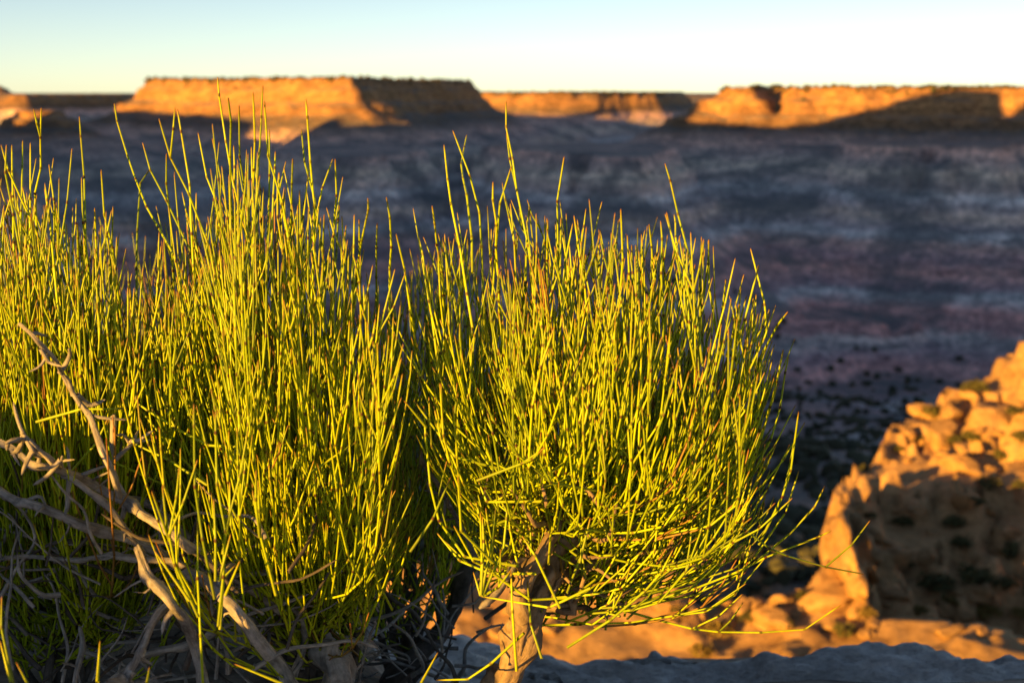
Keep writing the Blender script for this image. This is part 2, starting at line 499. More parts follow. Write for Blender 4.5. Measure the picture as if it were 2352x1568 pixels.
def build_land():
    rings = [0.25]
    while rings[-1] < 9000:
        r = rings[-1]
        g = 0.025 if r < 3 else 0.014 if r < 8 else 0.0058 if r < 18 else 0.02 if r < 60 else 0.016 if r < 800 else 0.0052 if r < 2000 else 0.010 if r < 4200 else 0.12
        rings.append(r * (1 + g))
    rings = np.array(rings)
    az = np.concatenate([np.arange(-180, -60, 3.0), np.arange(-60, -26, 0.8), np.arange(-26, 26, 0.13), np.arange(26, 60, 0.8), np.arange(60, 180, 3.0)])
    az = np.radians(az)
    nR, nA = len(rings), len(az)
    R, A = np.meshgrid(rings, az, indexing='ij')
    X = R * np.sin(A); Y = R * np.cos(A)
    Z, L = land(X.ravel(), Y.ravel())
    V = np.stack([X.ravel(), Y.ravel(), Z], 1)
    i = np.arange(nR - 1)[:, None]; j = np.arange(nA)[None, :]
    j2 = (j + 1) % nA
    Q = np.stack([(i * nA + j), (i * nA + j2), ((i + 1) * nA + j2), ((i + 1) * nA + j)], -1).reshape(-1, 4)
    Q = Q[:, ::-1]
    fl = L[Q[:, 0]]
    print("land verts", len(V), nR, nA)

    def part(ids, name, mat):
        q = Q[np.isin(fl, ids)]
        if len(q) == 0: return None
        u, inv = np.unique(q, return_inverse=True)
        return mesh_np(name, V[u], inv.reshape(q.shape), mat)
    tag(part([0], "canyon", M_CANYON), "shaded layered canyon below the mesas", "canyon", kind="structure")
    tag(part([1], "terrace", M_SAND), "sunlit sandy rock terrace below the rim", "terrace", kind="structure")
    tag(part([2], "rock_outcrop", M_SAND), "sunlit orange sandstone outcrop at the right edge of the canyon rim", "outcrop", kind="structure")
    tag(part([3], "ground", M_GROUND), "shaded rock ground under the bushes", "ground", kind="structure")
    for k, ms in enumerate(MESAS):
        nm = "butte" if k in (3, 8) else "cliff" if k in (5, 6, 7) else "mesa"
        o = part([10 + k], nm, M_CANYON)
        if o: tag(o, ms["label"], nm, kind="structure")


build_land()

# ------------------------------------------------------------------ unseen high ground added behind and left, skyline shaped to shade the canyon
def uw(x, y):
    c, s = math.cos(SUN_AZ), math.sin(SUN_AZ)
    return x * c - y * s, x * s + y * c


def shade_ridge():
    c, s = math.cos(SUN_AZ), math.sin(SUN_AZ)
    # (photo x, photo y, distance): where the edge of the shadow runs over the far mesas
    edge = [(2420, 215, 1265), (2352, 285, 1270), (2330, 262, 1270), (2300, 213, 1275), (2200, 198, 1285), (2120, 209, 1292), (2060, 236, 1297), (1990, 268, 1304), (1900, 292, 1312), (1850, 300, 1318),
            (1740, 294, 1345), (1620, 286, 1362), (1614, 225, 1364), (1600, 180, 1380), (1560, 175, 1420), (1500, 190, 1450), (185, 170, 1236), (175, 282, 1240), (120, 292, 1240), (60, 288, 1240), (1020, 240, 1460), (1000, 305, 1470), (900, 308, 1450), (800, 308, 1468), (660, 290, 1530), (520, 272, 1590), (400, 264, 1650), (270, 258, 1720),
            (1530, 268, 2520), (1440, 280, 2470), (1330, 280, 2420), (1150, 262, 2450), (1000, 262, 2450)]
    pts = []
    for vx, vy, d in edge:
        p = at(vx, vy, d)
        u, w = uw(p[0], p[1])
        pts.append((u, w, p[2]))
    pts.sort()
    us = np.array([p[0] for p in pts]); 

    def wr(u):
        return np.interp(u, [-2400, -620, -22], [200, 200, -150])
    zs = np.array([p[2] + (p[1] - wr(p[0])) * TE for p in pts])
    u = np.concatenate([np.arange(-2300, -500, 4.0), np.arange(-500, -18, 12.0)])
    z = np.interp(u, us, zs)
    z = np.where(u > us[-1], np.interp(u, [us[-1], us[-1] + 20, -300, -60, -30, -18], [zs[-1], 195, 150, 60, 35, -40]), z)
    z = z + 1.6 * fbm(u / 30, u * 0, 131, 3)
    rows = []
    for off, kind in ((-170, 0), (-60, 1), (-8, 2), (0, 3), (8, 2), (60, 1), (170, 0)):
        ww = wr(u) + off
        zz = {0: np.full(u.shape, -140.0), 1: z * 0.45 - 45, 2: z - 5, 3: z}[kind]
        if kind < 2: ww = ww + 8 * fbm(u / 25, u * 0 + off, 133, 3)
        rows.append(np.stack([u * c + ww * s, -u * s + ww * c, zz], 1))
    nU = len(u)
    V = np.concatenate(rows)
    q = []
    for i in range(len(rows) - 1):
        a = np.arange(nU - 1) + i * nU
        q.append(np.stack([a, a + 1, a + nU + 1, a + nU], 1))
    o = mesh_np("shadow_ridge", V, np.concatenate(q), M_CANYON)
    tag(o, "unseen high wall added behind the viewer, skyline shaped to shade the canyon", "shadow_ridge", kind="structure")


shade_ridge()


# ------------------------------------------------------------------ rocks
def rock_mesh(name, centre, size, mat, seed, n=40, squash=0.6, rough=0.22, cuts=0):
    th = np.linspace(0, math.pi, n); ph = np.linspace(0, 2 * math.pi, 2 * n, endpoint=False)
    T, Pp = np.meshgrid(th, ph, indexing='ij')
    x = np.sin(T) * np.cos(Pp); y = np.sin(T) * np.sin(Pp); z = np.cos(T)
    e = squash
    x, y, z = [np.sign(a) * np.abs(a) ** e for a in (x, y, z)]
    nn = fbm(x * 1.6 + z * 1.1 + seed, y * 1.6 - z * 1.3, seed, 5)
    nn2 = fbm(x * 4 - z * 3 + seed, y * 4 + z * 2.0, seed + 5, 4)
    k = 1 + rough * nn + rough * 0.35 * nn2
    k = k * (1 + 0.07 * np.sign(np.sin(z * 9 + 2.0 * nn + seed)) * (np.abs(z) < 0.9))
    D = np.stack([(x * k).ravel(), (y * k).ravel(), (z * k).ravel()], 1)
    rc = np.random.default_rng(seed)
    for _ in range(cuts):
        nrm = rc.normal(size=3); nrm /= np.linalg.norm(nrm)
        over = np.maximum(D @ nrm - rc.uniform(0.62, 0.88), 0)
        D = D - over[:, None] * nrm
    V = D * np.array(size)
    i = np.arange(n - 1)[:, None]; j = np.arange(2 * n)[None, :]; j2 = (j + 1) % (2 * n)
    Q = np.stack([i * 2 * n + j, (i + 1) * 2 * n + j, (i + 1) * 2 * n + j2, i * 2 * n + j2], -1).reshape(-1, 4)
    o = mesh_np(name, V, Q, mat)
    o.location = centre
    return o


def foreground_ledge():
    # rim of bare rock in the bottom right corner
    nx, ny = 330, 150
    xs = np.linspace(-0.36, 1.74, nx); ys = np.linspace(1.45, 2.25, ny)
    X, Y = np.meshgrid(xs, ys, indexing='ij')
    vx = [400, 700, 850, 1000, 1150, 1330, 1480, 1600, 1700, 1800, 1900, 1980, 2080, 2150, 2200, 2280, 2352, 2600, 3600]
    vy = [1430, 1430, 1440, 1466, 1505, 1545, 1530, 1522, 1510, 1494, 1478, 1466, 1456, 1468, 1480, 1484, 1482, 1470, 1450]
    crest = np.array([at(a, b, 1.82) for a, b in zip(vx, vy)])
    zc = np.interp(X, crest[:, 0], crest[:, 2]) + 0.004
    yc = 1.82 + 0.05 * fbm(X / 0.2, Y * 0, 141, 3)
    d = Y - yc
    z = zc - np.where(d < 0, 0.10 * (-d) ** 1.4 + 0.05 * sstep(0.03, 0.3, -d), 1.3 * d ** 1.25 + 0.2 * d)
    lay = fbm(X / 0.30 + Y * 1.0, Y / 0.06 + X * 1.5, 143, 4)
    z = z + 0.026 * fbm(X / 0.16, Y / 0.09, 145, 5) + 0.020 * lay + 0.016 * np.abs(fbm(X / 0.06, Y / 0.03, 147, 3)) - 0.035 * np.clip(1 - np.abs(fbm(X / 0.35 + Y * 1.2, Y / 0.12 - X * 2.0, 149, 3)) / 0.05, 0, 1)
    z = np.maximum(z, -1.6)
    V = np.stack([X.ravel(), Y.ravel(), z.ravel()], 1)
    i = np.arange(nx - 1)[:, None]; j = np.arange(ny - 1)[None, :]
    Q = np.stack([i * ny + j, (i + 1) * ny + j, (i + 1) * ny + j + 1, i * ny + j + 1], -1).reshape(-1, 4)
    # close the slab below
    nb = len(V)
    B = V.copy(); B[:, 2] = -1.75
    Qb = Q[:, ::-1] + nb
    ring = np.concatenate([np.arange(nx) * ny, (nx - 1) * ny + np.arange(1, ny), np.arange(nx - 2, -1, -1) * ny + ny - 1, np.arange(ny - 2, 0, -1)])
    r2 = np.roll(ring, -1)
    Qs = np.stack([ring, ring + nb, r2 + nb, r2], 1)
    o = mesh_np("rock_ledge", np.concatenate([V, B]), np.concatenate([Q, Qb, Qs]), M_LEDGE)
    tag(o, "rough blue-grey shaded rock ledge in the bottom right corner", "rock")


foreground_ledge()
o = rock_mesh("rock_rib", (2.74, 11.2, -3.74), (0.22, 1.0, 0.42), M_SAND, 17, 40, 0.75, 0.40, 7)
o.rotation_euler = (0.04, 0.05, -0.12)
tag(o, "upright sunlit rock rib at the left edge of the outcrop, shading the hollow behind it", "rock")
# unseen boulder added left of the viewer to shade the foot of the left bushes
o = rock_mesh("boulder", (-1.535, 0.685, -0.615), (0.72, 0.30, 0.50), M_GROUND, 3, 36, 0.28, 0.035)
o.rotation_euler = (0, 0, -SUN_AZ)
tag(o, "unseen low boulder added left of the viewer to shade the left bushes", "boulder")

# ------------------------------------------------------------------ tubes
def frames(P):
    T = np.gradient(P, axis=0)
    T /= np.linalg.norm(T, axis=1)[:, None] + 1e-12
    ref = np.array((0.31, 0.9, 0.22))
    if abs(T[0] @ ref) > 0.9: ref = np.array((1.0, 0.1, 0.0))
    U = np.cross(T, ref); nrm = np.linalg.norm(U, axis=1)[:, None]
    U /= np.maximum(nrm, 1e-9)
    W = np.cross(T, U)
    return U, W


def tube(P, rad, sides):
    U, W = frames(P)
    a = np.arange(sides) * 2 * math.pi / sides
    ring = (np.cos(a)[None, :, None] * U[:, None, :] + np.sin(a)[None, :, None] * W[:, None, :])
    rad = rad if rad.ndim == 2 else np.repeat(rad[:, None], sides, 1)
    V = (P[:, None, :] + ring * rad[:, :, None]).reshape(-1, 3)
    n = len(P)
    i = np.arange(n - 1)[:, None] * sides; j = np.arange(sides)[None, :]; j2 = (j + 1) % sides
    Q = np.stack([i + j, i + j2, i + sides + j2, i + sides + j], -1).reshape(-1, 4)
    return V, Q


def resample(P, step):
    P = np.asarray(P, float)
    # Catmull-Rom through the points, then even steps
    ext = np.vstack([2 * P[0] - P[1], P, 2 * P[-1] - P[-2]])
    out = []
    for k in range(1, len(ext) - 2):
        p0, p1, p2, p3 = ext[k - 1], ext[k], ext[k + 1], ext[k + 2]
        t = np.linspace(0, 1, 12, endpoint=False)[:, None]
        out.append(0.5 * (2 * p1 + (p2 - p0) * t + (2 * p0 - 5 * p1 + 4 * p2 - p3) * t ** 2 + (3 * p1 - p0 - 3 * p2 + p3) * t ** 3))
    out.append(P[-1][None])
    C = np.vstack(out)
    s = np.concatenate([[0], np.cumsum(np.linalg.norm(np.diff(C, axis=0), axis=1))])
    n = max(2, int(round(s[-1] / step)) + 1)
    ss = np.linspace(0, s[-1], n)
    return np.stack([np.interp(ss, s, C[:, k]) for k in range(3)], 1), s[-1]


class Acc:
    def __init__(s): s.V = []; s.Q = []; s.C = []; s.n = 0

    def add(s, V, Q, C):
        s.V.append(V); s.Q.append(Q + s.n); s.C.append(C); s.n += len(V)

    def build(s, name, mat, parent):
        return mesh_np(name, np.concatenate(s.V), np.concatenate(s.Q), mat, parent, True, np.concatenate(s.C))


def shoot(acc, rng, nodes, r0, r1, hue, sides=5, tip=True):
    """one jointed green shoot through its node points"""
    n = len(nodes)
    P = []; R = []; C = []
    tot = max(1, n - 1)
    for k in range(n):
        p = nodes[k]; f = k / tot
        r = r0 + (r1 - r0) * f
        if k == 0:
            P.append(p); R.append(r); C.append((0.35, 0, hue))
        elif k < n - 1:
            d0 = p - nodes[k - 1]; d1 = nodes[k + 1] - p
            d0 = d0 / (np.linalg.norm(d0) + 1e-9); d1 = d1 / (np.linalg.norm(d1) + 1e-9)
            g = 0.0020; h = 0.0009
            dark = rng.uniform(0.55, 1.0)
            for q, rr, c in ((p - d0 * g, r * 0.97, 0.0), (p - d0 * h, r * 1.25, dark), (p + d1 * h, r * 1.30, dark), (p + d1 * g, r * 0.95, 0.0)):
                P.append(q); R.append(rr)
                C.append((c, 0.25 * (f > 0.8) * tip, hue))
        else:
            d0 = p - nodes[k - 1]; L = np.linalg.norm(d0); d0 = d0 / (L + 1e-9)
            P.append(p - d0 * min(L * 0.45, 0.010)); R.append(r * 0.95); C.append((0, 0.10 * tip, hue))
            P.append(p - d0 * 0.0016); R.append(r * 0.75); C.append((0.05, 0.75 * tip, hue))
            P.append(p); R.append(r * 0.18); C.append((0.2, 0.9 * tip, hue))
    P = np.array(P); R = np.array(R)
    V, Q = tube(P, R, sides)
    acc.add(V, Q, np.repeat(np.array(C, np.float32), sides, 0))


def nodes_on(rng, path, inter=0.036, jit=0.0012):
    """even-ish nodes along a path, each slightly kinked"""
    pts, L = resample(path, 0.004)
    s = np.linspace(0, L, len(pts))
    pos = [0.0]
    while True:
        nx = pos[-1] + inter * rng.uniform(0.6, 1.35)
        if nx > L - inter * 0.35: break
        pos.append(nx)
    pos.append(L)
    pos = np.array(pos)
    out = np.stack([np.interp(pos, s, pts[:, k]) for k in range(3)], 1)
    out[1:-1] += rng.normal(0, jit, (len(out) - 2, 3))
    return out


UP = np.array((0, 0, 1.0))


def lateral(acc, rng, p, tang, L, r, hue, sides, sub=0.0):
    """a side shoot that leaves a joint and turns up beside its parent"""
    rd = rng.normal(size=3); rd -= tang * (rd @ tang); rd /= np.linalg.norm(rd) + 1e-9
    a = math.radians(rng.uniform(14, 40))
    d = tang * math.cos(a) + rd * math.sin(a)
    k = max(2, int(round(L / 0.036)))
    step = L / k
    nodes = [p]
    goal = UP * 1.3 + tang * 0.35 + rd * 0.10
    goal /= np.linalg.norm(goal)
    for i in range(k):
        d = d * 0.62 + goal * 0.38 + rng.normal(0, 0.028, 3)
        d /= np.linalg.norm(d)
        nodes.append(nodes[-1] + d * step * rng.uniform(0.8, 1.2))
    shoot(acc, rng, nodes, r, r * 0.72, hue, sides)
    if sub > 0:
        for i in range(1, k):
            if rng.random() < sub:
                dd = nodes[i + 1] - nodes[i]; dd /= np.linalg.norm(dd)
                lateral(acc, rng, nodes[i], dd, L * (1 - i / k) * rng.uniform(0.6, 1.1) + 0.015, r * 0.85, min(1, max(0, hue + rng.normal(0, .1))), sides, 0)


def system(rng, path, parent, lat=0.55, r0=0.00150, sides=5, latlen=(0.05, 0.15), jit=0.0011, sub=0.25, start=0.2, into=None):
    acc = into or Acc()
    nodes = nodes_on(rng, path, 0.037, jit)
    hue = float(np.clip(rng.beta(2, 2) * 0.88, 0, 1)) if rng.random() > 0.04 or lat < 0.2 else 0.97
    shoot(acc, rng, nodes, r0, r0 * 0.66, hue, sides)
    n = len(nodes)
    tot = np.linalg.norm(nodes[-1] - nodes[0])
    for k in range(1, n - 1):
        f = k / (n - 1)
        if f < start: continue
        m = (rng.random() < lat) + (rng.random() < lat * 0.55)
        for _ in range(m):
            d = nodes[k + 1] - nodes[k - 1]; d /= np.linalg.norm(d)
            rem = np.linalg.norm(nodes[-1] - nodes[k])
            L = min(rng.uniform(*latlen), rem * rng.uniform(0.55, 1.05) + 0.012)
            lateral(acc, rng, nodes[k], d, L, r0 * 0.8, float(np.clip(hue + rng.normal(0, 0.12), 0, 1)), sides, sub)
    if into is None: return acc.build("stem", M_STEM, parent)


def wood(rng, pts, r0, r1, name, mat, parent, sides=10, step=0.006, gnarl=0.25, knots=0.0):
    kr = 0.0045 + 0.6 * max(r0, r1)
    P, L = resample(pts, step)
    n = len(P)
    P = P + np.stack([fbm(np.arange(n) * step / 0.035 + rng.uniform(0, 99), np.full(n, float(k)), 7, 3) for k in range(3)], 1) * (max(r0, r1) * 0.35)
    nk = max(3, int(L / 0.022)); kx = np.linspace(0, n - 1, nk)
    P = P + np.stack([np.interp(np.arange(n), kx, rng.normal(0, 1, nk)) for k in range(3)], 1) * (max(r0, r1) * 0.30 + 0.0006)
    f = np.linspace(0, 1, n)
    base = r0 + (r1 - r0) * f
    a = np.arange(sides)[None, :] / sides * 2 * math.pi
    sd = int(rng.integers(1, 9999))
    g = fbm(np.cos(a) * 1.5 + np.sin(a) * 0.3 + sd + 0 * f[:, None], (f * L)[:, None] / 0.03 + np.sin(a) * 1.5, sd, 3)
    g2 = fbm(np.cos(a) * 4.2 + 0 * f[:, None] + sd, (f * L)[:, None] / 0.12 + np.sin(a) * 4.2, sd + 3, 2)
    rad = base[:, None] * (1 + gnarl * g + gnarl * 0.8 * g2)
    if knots:
        for _ in range(int(knots)):
            kp = rng.uniform(0.05, 0.98); ka = rng.uniform(0, 6.28)
            rad = rad * (1 + 0.7 * np.exp(-((f - kp) * L / kr) ** 2)[:, None] * np.clip(np.cos(a - ka), 0, 1) ** 2)
    rad[-1] *= 0.35
    V, Q = tube(P, rad, sides)
    C = np.stack([np.repeat((f * L / 0.3 + rng.random())[:, None], sides, 1), np.repeat(np.sin(a), n, 0) * 0.5 + 0.5, np.full((n, sides), rng.random())], -1).reshape(-1, 3)
    return mesh_np(name, V, Q, mat, parent, True, C)


def crown_mass(rng, bush, n, env, depth, spread, limbs, tips_x, low=150, lat=0.5, sides=5, r0=0.00135, latlen=(0.05, 0.15), flare=0.5, topdens=1.0, joined=False):
    """random shoots between the woody limbs and the crown outline (env: photo x -> photo y of the top)"""
    acc = Acc() if joined else None
    ex = [e[0] for e in env]; ey = [e[1] for e in env]
    for i in range(n):
        tx = rng.uniform(*tips_x) if rng.random() < 0.5 else rng.normal((tips_x[0] + tips_x[1]) / 2, (tips_x[1] - tips_x[0]) * 0.27)
        tx = min(max(tx, tips_x[0]), tips_x[1])
        ty = np.interp(tx, ex, ey) + abs(rng.normal(0, low)) * topdens + rng.uniform(0, 40)
        if not joined and rng.random() < 0.24: ty = np.interp(tx, ex, ey) - rng.uniform(0, 150) * topdens
        dy = depth + rng.normal(0, spread)
        tip = at(tx, ty, dy)
        # choose a limb point near below
        cand = [limbs[rng.integers(len(limbs))] for _ in range(4)]
        best = min(cand, key=lambda L: abs(L[-1][0] - tip[0]) + 0.6 * abs(L[-1][1] - tip[1]))
        b = best[int(rng.uniform(0.35, 1.0) * (len(best) - 1))].copy()
        b = b + rng.normal(0, 0.006, 3)
        v = tip - b
        if v[2] < 0.05:
            tip[2] = b[2] + rng.uniform(0.06, 0.16); v = tip - b
        hor = np.array((v[0], v[1], 0))
        c1 = b + hor * flare * rng.uniform(0.8, 1.15) + UP * v[2] * rng.uniform(0.02, 0.22)
        c2 = tip - UP * v[2] * rng.uniform(0.45, 0.65) - hor * rng.uniform(0.0, 0.18) + rng.normal(0, 0.012, 3)
        t = np.linspace(0, 1, 9)[:, None]
        path = (1 - t) ** 3 * b + 3 * (1 - t) ** 2 * t * c1 + 3 * (1 - t) * t ** 2 * c2 + t ** 3 * tip
        system(rng, path, bush, lat, r0, sides, latlen, into=acc)
    if joined: tag(acc.build("stem_tangle", M_STEM, bush), kind="stuff")


def limbs_for(rng, bush, root, ends, r0, mat, name="branch"):
    out = []
    for e in ends:
        e = np.asarray(e)
        v = e - root
        mid = root + v * 0.5 + np.array((v[0] * -0.15, v[1] * -0.1, abs(v[2]) * 0.10)) + rng.normal(0, 0.015, 3)
        pts = [root + rng.normal(0, 0.004, 3), root + v * 0.25 + rng.normal(0, 0.010, 3), mid, root + v * 0.78 + rng.normal(0, 0.012, 3), e]
        wood(rng, pts, r0 * rng.uniform(0.75, 1.2), r0 * 0.30, name, mat, bush, 8, 0.008, 0.22)
        out.append(resample(pts, 0.01)[0])
    return out


def heroes(rng, bush, lst, conv, depth, spread=0.035, lat=0.05, r0=0.00118, latlen=(0.03, 0.08), tail=True, tilt=0.05):
    for pts in lst:
        v = [conv(p) for p in pts][::-1]          # base first
        d0 = depth + rng.normal(0, spread)
        d1 = d0 + rng.normal(0, tilt)
        m = len(v)
        path = [at(a, b, d0 + (d1 - d0) * k / (m - 1)) for k, (a, b) in enumerate(v)]
        if tail:                                   # the shoot goes on down into the mass
            dv = path[0] - path[1]; dv /= np.linalg.norm(dv)
            path = [path[0] + dv * 0.05 - UP * 0.03] + path
        system(rng, path, bush, lat, r0, 6, latlen, 0.0007, 0.0, 0.25)


c1 = lambda p: (p[0] / 2, 92 + p[1] / 2)
c2 = lambda p: (1176 + p[0] / 2, 92 + p[1] / 2)
c4 = lambda p: (p[0] * .4142, 919 + p[1] * .4142)
c5 = lambda p: (735 + p[0] * .4142, 919 + p[1] * .4142)
c8 = lambda p: (1286 + p[0] * .3516, 459 + p[1] * .3516)
cv = lambda p: p

# ------------------------------------------------------------------ right bush
rng = np.random.default_rng(11)
root = at(1150, 1620, 1.15)
A = tag(empty("desert_shrub", root), "large round leafless yellow-green shrub with sunlit tan trunk, right of centre", "shrub", "jointed green shrubs on the rim")
A.location = (0, 0, 0)
tr = [at(1140, 1625, 1.12), at(1178, 1530, 1.11), at(1205, 1440, 1.10), at(1238, 1360, 1.10), at(1262, 1310, 1.11), at(1300, 1255, 1.13), at(1330, 1190, 1.15)]
wood(rng, tr, 0.0115, 0.0065, "trunk", M_TAN, A, 20, 0.003, 0.50, 10)
wood(rng, [at(1190, 1480, 1.10), at(1196, 1400, 1.085), at(1208, 1340, 1.085), at(1232, 1285, 1.095), at(1265, 1225, 1.11), at(1290, 1150, 1.13)], 0.0085, 0.0045, "branch", M_TAN, A, 16, 0.003, 0.45, 7)
wood(rng, [at(1238, 1360, 1.15), at(1275, 1330, 1.14), at(1330, 1310, 1.14), at(1400, 1270, 1.15), at(1470, 1210, 1.16)], 0.006, 0.0028, "branch", M_TAN, A, 10, 0.005, 0.25, 3)
wood(rng, [at(1262, 1318, 1.15), at(1200, 1290, 1.13), at(1130, 1370, 1.10), at(1085, 1400, 1.09)], 0.004, 0.0026, "branch", M_GREY, A, 10, 0.005, 0.3, 3)
ends = [at(1120, 1090, 1.12), at(1180, 1130, 1.05), at(1250, 1090, 1.07), at(1330, 1110, 1.06), at(1420, 1150, 1.08), at(1500, 1180, 1.12), at(1560, 1230, 1.15),
        at(1230, 1110, 1.24), at(1350, 1090, 1.27), at(1470, 1130, 1.27), at(1160, 1150, 1.22), at(1420, 1260, 1.10), at(1530, 1280, 1.22), at(1600, 1180, 1.2)]
limbsA = limbs_for(rng, A, at(1270, 1300, 1.155), ends, 0.0042, M_TAN)
envA = [(940, 760), (1000, 690), (1060, 620), (1150, 600), (1250, 640), (1350, 670), (1450, 650), (1550, 650), (1620, 700), (1700, 780), (1760, 890), (1800, 980), (1830, 1100)]
hA1 = [[(1775, 720), (1800, 870), (1795, 1050)], [(1820, 890), (1860, 1050)], [(1985, 760), (2010, 950), (2030, 1090)], [(2040, 480), (2050, 660), (2110, 900)],
       [(2080, 415), (2140, 560), (2190, 720), (2210, 950)], [(2145, 435), (2125, 590), (2150, 760)], [(2325, 280), (2320, 430), (2352, 580), (2396, 800), (2427, 980)], [(2350, 580), (2305, 700), (2280, 900)], [(2265, 650), (2280, 850), (2285, 1000)], [(1920, 895), (1960, 1090)]]
hA2 = [[(240, 535), (210, 650), (210, 900), (215, 1090)], [(165, 825), (160, 1000)], [(285, 805), (305, 950), (330, 1090)], [(280, 840), (245, 1060)], [(500, 775), (510, 900), (500, 1050)], [(490, 825), (460, 1060)],
       [(530, 895), (540, 1050)], [(550, 940), (556, 1080)], [(568, 940), (575, 1090)], [(630, 845), (645, 1020)], [(683, 830), (688, 1060)], [(710, 790), (740, 950), (770, 1060)], [(745, 800), (770, 1000)],
       [(702, 565), (740, 690), (780, 860), (810, 1000), (830, 1090)], [(905, 915), (890, 1060)], [(410, 960), (400, 1090)], [(80, 760), (70, 900)], [(225, 815), (225, 1000)], [(340, 985), (330, 1090)], [(385, 980), (405, 1090)]]
hA8 = [[(1245, 315), (1280, 480), (1330, 620), (1350, 900)], [(1300, 425), (1250, 620), (1190, 830), (1150, 970)], [(1490, 730), (1400, 880), (1320, 1030), (1280, 1150)], [(1460, 975), (1390, 1280), (1320, 1500), (1240, 1800)],
       [(1495, 1020), (1450, 1270), (1380, 1560), (1290, 1740), (1150, 1960), (950, 2150)], [(1560, 1380), (1550, 1560), (1470, 1900), (1300, 2250)], [(1085, 515), (1070, 700), (1040, 900)], [(1170, 680), (1130, 880), (1090, 1020)], [(1220, 625), (1200, 740), (1150, 900)],
       [(1310, 790), (1250, 960), (1200, 1100)], [(1215, 1040), (1180, 1250), (1150, 1520), (1080, 1800)], [(1240, 1100), (1240, 1350), (1225, 1550), (1180, 1750)], [(970, 260), (965, 400), (1000, 700), (1030, 900)], [(885, 420), (830, 680)], [(1090, 860), (1010, 1060)]]
hAv = [[(1910, 1218), (1850, 1245), (1780, 1270), (1700, 1310), (1560, 1365), (1430, 1400)], [(1985, 1318), (1890, 1300), (1800, 1275), (1710, 1215), (1640, 1160), (1560, 1130)],
       [(1932, 1388), (1880, 1440), (1790, 1450), (1680, 1452), (1560, 1440), (1430, 1400)], [(1895, 1115), (1860, 1180), (1780, 1260), (1720, 1300), (1600, 1360), (1480, 1390)],
       [(1835, 1080), (1800, 1180), (1720, 1290), (1610, 1380)], [(1700, 1090), (1640, 1180), (1560, 1270), (1460, 1330), (1380, 1360)], [(1660, 1130), (1580, 1210), (1500, 1215), (1420, 1270)]]
hA5 = [[(520, 0), (560, 70), (590, 150), (700, 270), (790, 350), (880, 390), (1000, 380)], [(465, 0), (540, 130), (590, 150)], [(575, 30), (585, 250), (610, 420), (650, 660), (740, 800), (870, 900), (960, 930), (1100, 920)],
       [(725, 425), (650, 620), (500, 840)], [(765, 420), (760, 560), (780, 720), (850, 850), (960, 900)], [(830, 560), (850, 640), (900, 700), (970, 720), (1070, 680), (1110, 640)], [(645, 730), (680, 800), (740, 870), (850, 930), (1000, 970), (1200, 960)],
       [(740, 690), (800, 800), (870, 900), (990, 960)], [(875, 440), (835, 520), (900, 560), (1000, 580), (1130, 585), (1230, 560)], [(1470, 250), (1350, 330), (1260, 420)], [(1250, 260), (1100, 370), (870, 445)],
       [(850, 950), (875, 1030), (890, 1080)], [(890, 620), (888, 900), (890, 1080)], [(900, 640), (905, 900), (893, 1080)], [(975, 580), (930, 900), (895, 1080)], [(1060, 940), (1000, 1030), (905, 1085)], [(1040, 560), (1010, 900), (950, 1040), (900, 1085)],
       [(890, 1085), (1000, 1130), (1150, 1165), (1300, 1130), (1500, 1040)], [(640, 1550), (760, 1560), (930, 1480), (1050, 1360), (1130, 1290)], [(1990, 900), (1800, 1060), (1600, 1220), (1370, 1370)], [(1120, 750), (1200, 880), (1330, 1150)], [(655, 1395), (610, 1490), (560, 1568)],
       [(1060, 950), (1065, 1250), (1090, 1500)], [(1150, 1000), (1160, 1200), (1230, 1430)], [(1040, 600), (1090, 850), (1125, 1100), (1110, 1300)], [(1500, 650), (1490, 800), (1440, 900)], [(1560, 1000), (1500, 1060), (1380, 1100), (1100, 1110), (960, 960)]]
heroes(rng, A, hA1, c1, 1.13)
heroes(rng, A, hA2, c2, 1.15)
heroes(rng, A, hA8, c8, 1.17, tail=False)
heroes(rng, A, hAv, cv, 1.17, 0.03, 0.08, tail=False)
heroes(rng, A, hA5, c5, 1.045, 0.015, 0.10, 0.00122, tail=False, tilt=0.02)
crown_mass(rng, A, 212, envA, 1.16, 0.085, limbsA, (985, 1770), 200, 0.58, 5, 0.00108, (0.07, 0.19), flare=0.95)

endsL = [at(1110, 1330, 1.10), at(1180, 1290, 1.07), at(1320, 1340, 1.08), at(1420, 1340, 1.1), at(1500, 1340, 1.16), at(1580, 1330, 1.18), at(1650, 1290, 1.2), at(1300, 1410, 1.2), at(1400, 1430, 1.2), at(1120, 1260, 1.22), at(1250, 1300, 1.06)]
limbsAl = limbs_for(rng, A, at(1222, 1395, 1.15), endsL, 0.0036, M_TAN)
crown_mass(rng, A, 120, [(1020, 1080), (1200, 1000), (1400, 960), (1600, 980), (1720, 1040), (1800, 1120)], 1.19, 0.05, limbsAl + limbsA, (1040, 1740), 120, 0.7, 5, 0.00105, (0.05, 0.13), flare=0.8, joined=True)
crown_mass(rng, A, 60, [(1040, 1230), (1200, 1180), (1400, 1200), (1600, 1220), (1760, 1240)], 1.21, 0.04, limbsAl, (1060, 1740), 90, 0.6, 5, 0.00105, (0.04, 0.10), flare=0.9, joined=True)
crown_mass(rng, A, 55, [(1080, 1330), (1250, 1290), (1400, 1280), (1600, 1300), (1760, 1330)], 1.20, 0.05, limbsAl, (1090, 1700), 60, 0.6, 5, 0.00105, (0.04, 0.09), flare=1.1, joined=True)

